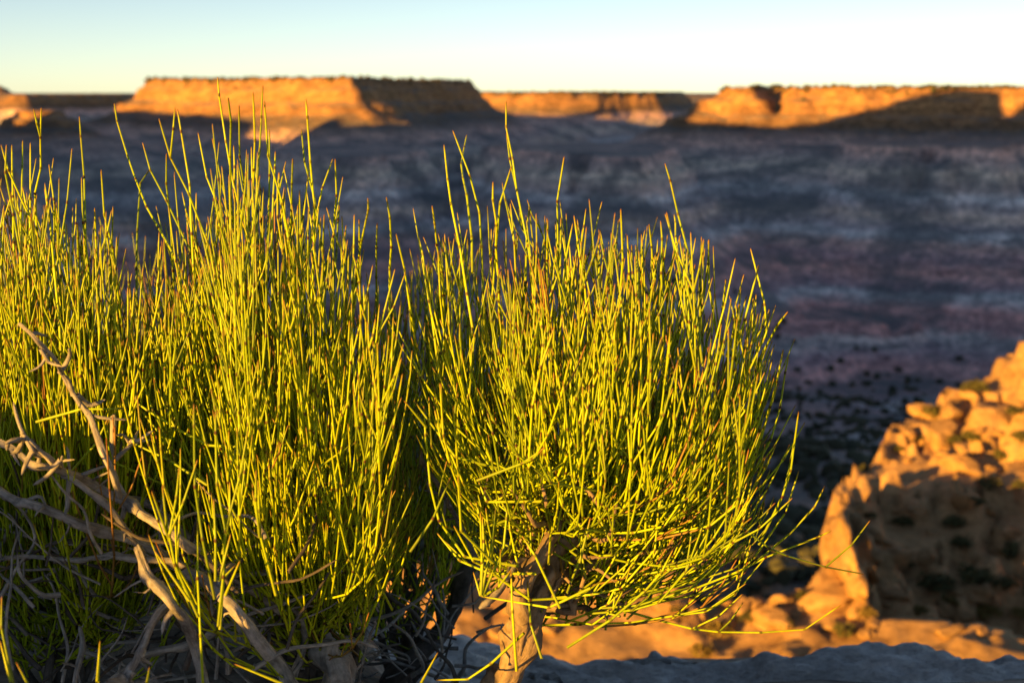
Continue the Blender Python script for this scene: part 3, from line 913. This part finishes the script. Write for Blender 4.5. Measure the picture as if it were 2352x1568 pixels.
crown_mass(rng, A, 90, [(1000, 800), (1200, 760), (1400, 760), (1600, 780), (1700, 840), (1780, 940)], 1.25, 0.05, limbsA, (1040, 1760), 150, 0.7, 4, 0.00108, (0.07, 0.18), flare=0.9, joined=True)

# ------------------------------------------------------------------ left bushes
rng = np.random.default_rng(23)
B = tag(empty("desert_shrub"), "tall leafless yellow-green shrub left of centre, its longest stems reaching the mesa top", "shrub", "jointed green shrubs on the rim")
rootB = at(745, 1620, 1.20)
wood(rng, [at(770, 1625, 1.14), at(768, 1560, 1.14), at(770, 1500, 1.14), at(785, 1470, 1.145)], 0.0085, 0.0065, "trunk", M_GREY, B, 18, 0.003, 0.5, 9)
ends = [at(500, 1360, 1.14), at(560, 1320, 1.12), at(620, 1330, 1.20), at(680, 1300, 1.14), at(740, 1320, 1.16), at(800, 1330, 1.22), at(850, 1360, 1.20), at(460, 1350, 1.24), at(560, 1290, 1.29), at(700, 1290, 1.30), at(400, 1310, 1.20), at(640, 1400, 1.10)]
limbsB = limbs_for(rng, B, rootB, ends, 0.0048, M_DARKWOOD)
envB = [(300, 690), (380, 630), (460, 570), (520, 520), (600, 500), (660, 560), (740, 590), (820, 660), (890, 750)]
hB1 = [[(525, 290), (570, 490), (630, 670), (730, 880), (800, 1000)], [(655, 470), (690, 590), (780, 750), (850, 900)], [(690, 590), (630, 710), (632, 900), (630, 1080)], [(730, 360), (770, 510), (870, 700), (940, 900), (1000, 1080)], [(765, 520), (770, 700), (780, 850)],
       [(815, 320), (850, 520), (880, 900)], [(910, 425), (930, 570), (990, 730), (1030, 900)], [(975, 450), (1010, 640), (1060, 820)], [(1000, 170), (1025, 430), (1060, 540), (1080, 700), (1140, 900)], [(1048, 265), (1060, 400), (1062, 560)], [(1098, 300), (1105, 520), (1130, 700), (1150, 850)],
       [(1163, 240), (1163, 700), (1160, 1000)], [(1208, 210), (1190, 560), (1175, 1000)], [(1215, 280), (1220, 470), (1260, 650), (1310, 850)], [(1238, 410), (1240, 600), (1230, 800)], [(1265, 510), (1262, 700), (1255, 900)], [(1345, 545), (1340, 700), (1330, 900)],
       [(1385, 410), (1400, 580), (1450, 770)], [(1405, 270), (1430, 560), (1450, 760), (1440, 950)], [(1530, 545), (1480, 690), (1440, 880), (1400, 1050)], [(1540, 545), (1545, 720), (1530, 950)], [(1690, 725), (1665, 900), (1640, 1040)], [(1628, 800), (1620, 1000)], [(1733, 840), (1730, 1090)],
       [(1155, 490), (1160, 800)], [(1395, 790), (1380, 980)], [(1490, 800), (1480, 1000)], [(1590, 850), (1570, 1050)], [(1560, 760), (1540, 1000)]]
heroes(rng, B, hB1, c1, 1.16, 0.03)
hB4 = [[(740, 0), (930, 120), (1030, 190), (1270, 290), (1385, 262)], [(760, 30), (900, 200), (1000, 300), (1080, 390), (1160, 470)], [(1990, 220), (1870, 330), (1710, 410)], [(1510, 100), (1590, 280), (1700, 410)], [(1930, 0), (1880, 130), (1830, 330), (1770, 475), (1700, 485)],
       [(1500, 380), (1480, 560), (1470, 700)], [(1600, 600), (1590, 790), (1570, 950)]]
heroes(rng, B, hB4, c4, 1.08, 0.02, 0.15, tail=False)
hB4f = [[(1075, 20), (1090, 530), (1110, 670), (1170, 1000), (1190, 1100)], [(1195, 60), (1200, 270), (1210, 500), (1240, 700), (1230, 950), (1210, 1250)], [(1095, 670), (1105, 1050), (1125, 1390), (1125, 1568)], [(1185, 545), (1200, 820), (1195, 1000)], [(1275, 450), (1270, 660), (1235, 850)],
        [(1400, 500), (1435, 750), (1480, 930), (1530, 1080)], [(1420, 385), (1425, 640), (1440, 760)], [(1280, 740), (1240, 900), (1215, 1000)], [(1305, 915), (1250, 960), (1230, 1100), (1220, 1270)], [(1330, 890), (1300, 1000), (1250, 1080)],
        [(840, 500), (900, 730), (940, 780)], [(900, 470), (930, 740)], [(995, 370), (975, 560), (935, 740), (960, 900), (1030, 1100), (1100, 1200)], [(855, 830), (900, 960), (960, 1060), (1050, 1110)], [(1300, 1460), (1440, 1485), (1540, 1490), (1585, 1500), (1565, 1568)]]
heroes(rng, B, hB4f, c4, 0.93, 0.01, 0.06, 0.00112, tail=False, tilt=0.01)
hB5 = [[(270, 710), (230, 1000), (180, 1130), (110, 1250), (40, 1240)], [(500, 750), (450, 920), (390, 1050)], [(130, 750), (260, 900), (400, 1160)]]
heroes(rng, B, hB5, c5, 1.12, 0.02, 0.1, tail=False)
crown_mass(rng, B, 235, envB, 1.17, 0.075, limbsB, (330, 900), 270, 0.42, 5, 0.00108, (0.08, 0.22), flare=0.85)

crown_mass(rng, B, 110, [(420, 1020), (600, 980), (800, 1000), (920, 1060)], 1.18, 0.08, limbsB, (380, 930), 150, 0.65, 5, 0.00105, (0.06, 0.16), flare=0.5, joined=True)

rng = np.random.default_rng(37)
C = tag(empty("desert_shrub"), "leafless yellow-green shrub cut by the left edge, growing behind grey dead branches", "shrub", "jointed green shrubs on the rim")
rootC = at(130, 1640, 1.24)
ends = [at(20, 1360, 1.2), at(90, 1300, 1.18), at(160, 1290, 1.24), at(240, 1280, 1.22), at(300, 1320, 1.26), at(-60, 1330, 1.22), at(120, 1320, 1.3), at(240, 1380, 1.3), at(-120, 1360, 1.2), at(340, 1280, 1.22), at(360, 1400, 1.3), at(60, 1440, 1.28)]
wood(rng, [at(130, 1660, 1.24), at(140, 1560, 1.24), at(120, 1450, 1.24)], 0.009, 0.006, "trunk", M_DARKWOOD, C, 12, 0.005, 0.3, 4)
limbsC = limbs_for(rng, C, rootC, ends, 0.0045, M_DARKWOOD)
hC1 = [[(5, 480), (60, 660), (140, 820), (230, 1010)], [(105, 460), (100, 700), (95, 800)], [(140, 470), (148, 800), (140, 900)], [(190, 310), (180, 560), (165, 800)], [(225, 570), (245, 720), (255, 790), (262, 900)], [(365, 350), (390, 640), (405, 1000)], [(465, 595), (480, 760), (520, 950), (535, 1090)], [(520, 760), (515, 900), (510, 1000)],
       [(30, 480), (45, 700), (90, 950)], [(55, 480), (60, 800)], [(375, 630), (380, 800), (395, 950)], [(435, 770), (445, 1000)], [(250, 740), (240, 1000)], [(295, 800), (300, 1080)], [(355, 840), (360, 1050)], [(205, 680), (230, 850), (245, 1000)]]
heroes(rng, C, hC1, c1, 1.17, 0.03)
hC4 = [[(690, 48), (500, 44), (290, 55), (200, 120)], [(600, 100), (540, 240), (460, 340), (400, 390)], [(580, 90), (620, 290), (650, 370), (740, 450), (900, 465)], [(630, 185), (780, 265), (960, 330), (1090, 350), (1150, 470)], [(235, 90), (220, 300)]]
heroes(rng, C, hC4, c4, 1.06, 0.015, 0.08, tail=False, tilt=0.02)
hC4f = [[(10, 1085), (5, 1300), (50, 1500), (80, 1600)], [(90, 1450), (150, 1550), (180, 1620)], [(0, 1330), (60, 1560)], [(555, 1330), (490, 1430), (540, 1560)], [(830, 1475), (815, 1568)]]
heroes(rng, C, hC4f, c4, 0.86, 0.01, 0.05, 0.00112, tail=False, tilt=0.01)
envC = [(-160, 540), (0, 540), (100, 580), (200, 640), (300, 680), (380, 700)]
crown_mass(rng, C, 190, envC, 1.19, 0.06, limbsC, (-150, 370), 260, 0.48, 5, 0.00108, (0.08, 0.22), flare=0.85)

crown_mass(rng, C, 110, [(-100, 980), (100, 960), (300, 960), (420, 1000)], 1.24, 0.07, limbsC, (-100, 430), 170, 0.65, 5, 0.00105, (0.06, 0.16), flare=0.5, joined=True)

rng = np.random.default_rng(41)
D = tag(empty("desert_shrub"), "dim green shrub standing behind, in the gap between the two large shrubs", "shrub", "jointed green shrubs on the rim")
rootD = at(930, 1590, 1.50)
wood(rng, [at(880, 1600, 1.45), at(960, 1510, 1.45), at(1040, 1430, 1.46), at(1085, 1340, 1.47), at(1090, 1260, 1.48)], 0.0125, 0.006, "trunk", M_DARKWOOD, D, 12, 0.006, 0.3, 4)
ends = [at(860, 1290, 1.48), at(910, 1230, 1.5), at(960, 1200, 1.46), at(1010, 1220, 1.55), at(1060, 1190, 1.5), at(1100, 1250, 1.55), at(830, 1350, 1.55), at(950, 1180, 1.6), at(880, 1240, 1.6)]
limbsD = limbs_for(rng, D, rootD, ends, 0.0065, M_DARKWOOD)
crown_mass(rng, D, 130, [(780, 840), (880, 780), (940, 760), (1060, 700), (1160, 740)], 1.5, 0.06, limbsD, (790, 1130), 260, 0.42, 4, 0.00115, (0.08, 0.2), flare=0.8)

rng = np.random.default_rng(53)
E = tag(empty("desert_shrub"), "blurred bright yellow shrub farthest back behind the left-hand stems", "shrub", "jointed green shrubs on the rim")
rootE = at(230, 1480, 1.72)
ends = [at(60, 1180, 1.7), at(140, 1120, 1.66), at(230, 1100, 1.72), at(320, 1130, 1.7), at(420, 1180, 1.72), at(-40, 1200, 1.7), at(250, 1160, 1.8), at(500, 1200, 1.72), at(600, 1220, 1.75)]
limbsE = limbs_for(rng, E, rootE, ends, 0.0065, M_DARKWOOD)
crown_mass(rng, E, 170, [(-80, 660), (60, 640), (200, 650), (330, 690), (480, 720), (640, 760)], 1.70, 0.06, limbsE, (-80, 620), 180, 0.6, 4, 0.0012, (0.08, 0.2), flare=0.8)

# ------------------------------------------------------------------ dead grey shrub in the lower left
rng = np.random.default_rng(67)
G = tag(empty("dead_shrub"), "dead shrub of bare grey weathered branches in the lower left corner", "dead shrub")
gb = [([(450, 1265), (400, 1225), (330, 1190), (290, 1155), (215, 1110), (150, 1078), (90, 1062), (40, 1040), (-20, 1005)], 1.02, .0062, .0042, 9),
      ([(620, 1500), (540, 1400), (470, 1330), (400, 1290), (300, 1240), (190, 1205), (90, 1162), (30, 1140), (-20, 1098)], 1.03, .0080, .0050, 8),
      ([(400, 1290), (280, 1282), (150, 1286), (60, 1283), (-20, 1288)], 1.05, .0040, .0030, 5),
      ([(322, 1262), (345, 1310), (385, 1375), (420, 1430), (445, 1490), (470, 1560), (480, 1620)], 1.00, .0052, .0070, 6),
      ([(395, 1375), (355, 1430), (325, 1490), (290, 1545), (240, 1580)], 0.985, .0050, .0042, 5),
      ([(285, 1150), (262, 1080), (268, 1010), (272, 950)], 1.06, .0050, .0034, 5),
      ([(262, 1060), (300, 1020), (320, 990)], 1.06, .0028, .0016, 2),
      ([(45, 742), (80, 780), (115, 820), (140, 862), (175, 915), (210, 960), (250, 1060), (285, 1150)], 1.03, .0026, .0046, 4),
      ([(330, 1270), (260, 1180), (170, 1110), (130, 1085)], 1.01, .0042, .0034, 5),
      ([(130, 1085), (110, 1060), (60, 1008), (45, 990)], 1.00, .0040, .0024, 5),
      ([(135, 1080), (140, 1060), (148, 1045)], 1.00, .0034, .0012, 3),
      ([(40, 1040), (50, 1010), (62, 1000)], 1.00, .0036, .0012, 3),
      ([(240, 1150), (330, 1150), (410, 1200), (480, 1280), (560, 1340), (650, 1410)], 1.10, .0055, .0060, 4),
      ([(480, 1330), (560, 1430), (640, 1520), (690, 1600)], 1.08, .0090, .0110, 6),
      ([(520, 1440), (430, 1480), (340, 1500), (250, 1560)], 1.10, .0060, .0040, 5),
      ([(310, 1540), (290, 1556), (250, 1568)], 0.97, .0062, .0030, 4),
      ([(650, 1600), (700, 1480), (690, 1420), (640, 1370)], 1.12, .0060, .0030, 4),
      ([(170, 1640), (175, 1560), (190, 1490), (180, 1440)], 1.04, .0042, .0025, 3),
      ([(820, 1600), (838, 1480), (860, 1430)], 1.16, .0026, .0018, 2),
      ([(960, 1050), (1010, 1120), (1060, 1215), (1100, 1290), (1130, 1390)], 1.24, .0030, .0058, 4)]
for pts, d, r0, r1, kn in gb:
    dd = d + rng.normal(0, 0.008)
    path = [at(a, b, dd + 0.02 * math.sin(k * 1.3 + d * 40)) for k, (a, b) in enumerate(pts)]
    br = wood(rng, path, r0 * 0.54, r1 * 0.54, "branch", M_GREY, G, 16, 0.003, 0.42, kn)
    pp, LL = resample(path, 0.01)
    for q in range(int(2 + LL / 0.04)):
        k = int(rng.integers(1, len(pp) - 1))
        dr = rng.normal(size=3); dr[1] -= 0.3; dr /= np.linalg.norm(dr)
        sl = rng.uniform(0.010, 0.032); rr = rng.uniform(0.0008, 0.0020)
        wood(rng, [pp[k], pp[k] + dr * sl * 0.5 + rng.normal(0, 0.002, 3), pp[k] + dr * sl + rng.normal(0, 0.003, 3)], rr * 1.4, rr * 0.7, "stub", M_GREY, br, 6, 0.004, 0.3)
for i in range(300):
    x0 = rng.uniform(-40, 720) if i < 250 else rng.uniform(720, 1130); y0 = rng.uniform(1230, 1600) if i < 250 else rng.uniform(1380, 1600)
    d = rng.uniform(1.02, 1.45) if i < 250 else rng.uniform(1.25, 1.45)
    p = at(x0, y0, d)
    a = rng.uniform(0, math.pi); L = rng.uniform(0.04, 0.13)
    dr = np.array((math.cos(a), rng.normal(0, 0.4), abs(math.sin(a)) * 0.9)); dr /= np.linalg.norm(dr)
    pts = [p]
    for k in range(4):
        dr = dr + rng.normal(0, 0.28, 3); dr /= np.linalg.norm(dr)
        pts.append(pts[-1] + dr * L / 4)
    r = rng.uniform(0.0009, 0.0026)
    wood(rng, pts, r, r * 0.5, "twig", M_GREY if rng.random() < 0.65 else M_DARKWOOD, G, 6, 0.006, 0.25)


# ------------------------------------------------------------------ small shrubs on the terrace and outcrop
def tuft(name, seed, n, mat):
    rg = np.random.default_rng(seed)
    V = []; Q = []
    for i in range(n):
        d = rg.normal(size=3); d /= np.linalg.norm(d); d[2] = abs(d[2]) * 0.9 - 0.1
        rr = rg.uniform(0.45, 1.0) * (1 + 0.25 * math.sin(3 * math.atan2(d[1], d[0]) + seed))
        c = d * rr * np.array((0.5, 0.5, 0.42)) + np.array((0, 0, 0.22))
        a = rg.normal(size=3); a /= np.linalg.norm(a); b = np.cross(a, rg.normal(size=3)); b /= np.linalg.norm(b)
        w, h = rg.uniform(0.03, 0.06), rg.uniform(0.06, 0.13)
        k = len(V)
        V += [c - a * h, c + b * w, c + a * h, c - b * w]
        Q.append((k, k + 1, k + 2, k + 3))
    for i in range(9):      # bare stems
        a = rg.uniform(0, 6.28); e = np.array((math.cos(a) * 0.36, math.sin(a) * 0.36, 0.42)); s = np.array((0, 0, -0.12))
        b = np.array((-math.sin(a), math.cos(a), 0)) * 0.016
        k = len(V); V += [s - b, s + b, e + b * .4, e - b * .4]; Q.append((k, k + 1, k + 2, k + 3))
    me_o = mesh_np(name, np.array(V), np.array(Q), mat, None, False)
    return me_o


protos = [tuft("small_shrub", 301, 260, M_SHRUB), tuft("small_shrub", 302, 260, M_SHRUB), tuft("small_shrub", 303, 240, M_SHRUB2)]
spots = []   # photo x, y, width in photo pixels, proto, label
up_l = "small dark shrub on the sunlit upper slope of the outcrop"
sh_l = "middle-sized dark shrub in the shaded hollow of the outcrop"
ft_l = "low ochre shrub at the foot of the outcrop"
tr_l = "small shrub on the sunlit terrace beside the right-hand shrub"
for vx, vy, w in [(2240, 885, 60), (2140, 945, 50), (2165, 975, 45), (2330, 945, 44), (2230, 1025, 46), (2060, 905, 60), (2190, 1020, 40), (2345, 1000, 46), (2300, 1040, 44), (2100, 1000, 34), (2270, 1110, 56), (1985, 1075, 28), (2340, 1120, 40), (2060, 1030, 30)]:
    spots.append((vx, vy, w, 0, up_l, "shrubs on the upper slope of the outcrop"))
for vx, vy, w in [(2075, 1190, 56), (2190, 1190, 60), (2205, 1250, 50), (2240, 1170, 46), (2150, 1330, 90), (2240, 1310, 90), (2075, 1290, 56), (2330, 1260, 70), (2310, 1330, 60), (2000, 1180, 34)]:
    lb = {2150: "large dark shrub in the middle of the shaded hollow", 2240: "large dark shrub right of the middle of the shaded hollow", 2330: "dark shrub at the right edge of the photo in the shaded hollow", 2000: "tiny dark shrub beside the rock rib in the shaded hollow"}.get(vx if w != 46 else 0, sh_l)
    spots.append((vx, vy, w, 1, lb, "shrubs in the shaded hollow"))
for vx, vy, w, lb in [(2260, 1402, 70, "widest low ochre shrub at the foot of the outcrop"), (2345, 1400, 50, "low ochre shrub cut by the right edge at the foot of the outcrop"), (2110, 1395, 50, "leftmost low ochre shrub at the foot of the outcrop"), (2180, 1385, 44, "smallest low ochre shrub at the foot of the outcrop")]:
    spots.append((vx, vy, w, 2, lb, "ochre shrubs at the foot of the outcrop"))
for vx, vy, w in [(1845, 1362, 40), (1760, 1345, 34), (1650, 1440, 70), (1610, 1490, 60), (1990, 1400, 50), (1720, 1410, 50), (1940, 1440, 60), (1800, 1420, 60), (1560, 1400, 50), (2000, 1340, 40)]:
    och = (vx // 10) % 2
    spots.append((vx, vy, w, 2 if och else 0, ("ochre " if och else "dark green ") + tr_l, "shrubs on the sunlit terrace"))

dist_s = np.concatenate([np.arange(6.5, 22, 0.02)])


def hit(vx, vy):
    """where a sight line meets the near ground"""
    P = np.stack([at(vx, vy, y) for y in dist_s])
    z, _, _ = near_land(P[:, 0], P[:, 1])
    k = np.argmax(z > P[:, 2])
    if not (z[k] > P[k, 2]): return None
    return np.array((P[k, 0], P[k, 1], z[k]))


rg = random.Random(5)
used = [False] * 3
for vx, vy, w, pi, lab, grp in spots:
    p = hit(vx, vy + w * 0.35)
    if p is None: continue
    o = protos[pi] if not used[pi] else protos[pi].copy()
    if used[pi]: COL.objects.link(o)
    used[pi] = True
    s = w / F * p[1] * 1.05
    o.location = (p[0], p[1], p[2])
    o.scale = (s, s, s * rg.uniform(0.75, 1.0))
    o.rotation_euler = (0, 0, rg.uniform(0, 6.28))
    tag(o, lab, "shrub", grp)


# ------------------------------------------------------------------ loose boulders on the terrace and outcrop
rb = np.random.default_rng(311)
stones = []
for k in range(5):
    ob = rock_mesh("boulder", (0, 0, 0), (0.5, 0.42, 0.36), M_SAND, 401 + 7 * k, 14, 0.85, 0.45, 9)
    stones.append(ob)
su = [False] * 5
bz = [("pale boulder resting on the sunlit upper slope of the outcrop", "boulders on the upper slope of the outcrop", (1960, 2352), (900, 1090), 26),
      ("grey boulder lying in the shaded hollow of the outcrop", "boulders in the shaded hollow", (1950, 2330), (1170, 1340), 22),
      ("boulder on the flat sunlit terrace below the outcrop", "boulders on the sunlit terrace", (1000, 2352), (1330, 1470), 70)]
for lab, grp, rx, ry, cnt in bz:
    for q in range(cnt):
        vx, vy = rb.uniform(*rx), rb.uniform(*ry)
        p = hit(vx, vy)
        if p is None or p[1] > 16.5: continue
        k = int(rb.integers(5))
        ob = stones[k] if not su[k] else stones[k].copy()
        if su[k]: COL.objects.link(ob)
        su[k] = True
        sc_ = rb.uniform(0.08, 0.22) * (1.8 if rb.random() < 0.15 else 1)
        ob.location = (p[0], p[1], p[2] + 0.05 * sc_)
        ob.scale = (sc_ * rb.uniform(0.8, 1.5), sc_, sc_ * rb.uniform(0.7, 1.1))
        ob.rotation_euler = (rb.normal(0, 0.25), rb.normal(0, 0.25), rb.uniform(0, 6.28))
        tag(ob, ("large " if sc_ > 0.24 else "small " if sc_ < 0.13 else "middle-sized ") + lab, "boulder", grp)


# ------------------------------------------------------------------ far scrub, too many and too far to count
def blobs(name, P, S, mat, seed):
    rg = np.random.default_rng(seed)
    t = (1 + 5 ** 0.5) / 2
    iv = np.array([(-1, t, 0), (1, t, 0), (-1, -t, 0), (1, -t, 0), (0, -1, t), (0, 1, t), (0, -1, -t), (0, 1, -t), (t, 0, -1), (t, 0, 1), (-t, 0, -1), (-t, 0, 1)], float) / math.sqrt(1 + t * t)
    ifc = np.array([(0, 11, 5), (0, 5, 1), (0, 1, 7), (0, 7, 10), (0, 10, 11), (1, 5, 9), (5, 11, 4), (11, 10, 2), (10, 7, 6), (7, 1, 8), (3, 9, 4), (3, 4, 2), (3, 2, 6), (3, 6, 8), (3, 8, 9), (4, 9, 5), (2, 4, 11), (6, 2, 10), (8, 6, 7), (9, 8, 1)])
    n = len(P)
    k = rg.uniform(0.6, 1.35, (n, 12, 1))
    V = P[:, None, :] + iv[None] * k * S[:, None, None] * np.array((1, 1, 0.8))
    V[:, :, 2] += S[:, None] * 0.45
    Q = ifc[None] + (np.arange(n) * 12)[:, None, None]
    return mesh_np(name, V.reshape(-1, 3), Q.reshape(-1, 3), mat, None, False)


rg = np.random.default_rng(77)
# junipers along the mesa rims
n = 170000
x = rg.uniform(-900, 1100, n); y = rg.uniform(1150, 2700, n)
keep = np.abs(np.degrees(np.arctan2(x, y))) < 24
x, y = x[keep], y[keep]
z, lab = land(x, y)
z2, _ = land(x, y - 12)
tops = np.array([m["top"] for m in MESAS])
isr = (lab >= 10) & (lab <= 12)
clump = fbm(x / 30, y / 30, 93, 2) > -0.3
on = clump & isr & (z > tops[np.clip(lab - 10, 0, 8)] - 6) & (z2 < z - 4)
on |= isr & (rg.random(len(x)) < 0.02) & (z > tops[np.clip(lab - 10, 0, 8)] - 12)
P = np.stack([x[on], y[on], z[on]], 1)[:7500]
o = blobs("juniper_scrub", P, 0.9 + 1.9 * rg.random(len(P)), M_SCRUB, 78)
tag(o, "dark line of junipers along the tops of the mesas", "junipers", kind="stuff")
# scrub on the canyon slopes
n = 11000
az = np.radians(rg.uniform(-24, 24, n)); r = np.exp(rg.uniform(math.log(26), math.log(950), n))
x, y = r * np.sin(az), r * np.cos(az)
z, lab = land(x, y)
kp = fbm(x / 40, y / 40, 91, 3) > -0.15
P = np.stack([x, y, z], 1)[kp]
o = blobs("canyon_scrub", P, rg.uniform(0.35, 1.0, len(P)) * np.clip(r[kp] / 110, 0.3, 1) * (1 + r[kp] / 500), M_SCRUB, 79)
tag(o, "dark scrub dotted over the shaded canyon slopes", "scrub", kind="stuff")
tri = sum(len(ob.data.polygons) for ob in scene.objects if ob.type == 'MESH')
print("polys", tri, "objects", len(scene.objects))
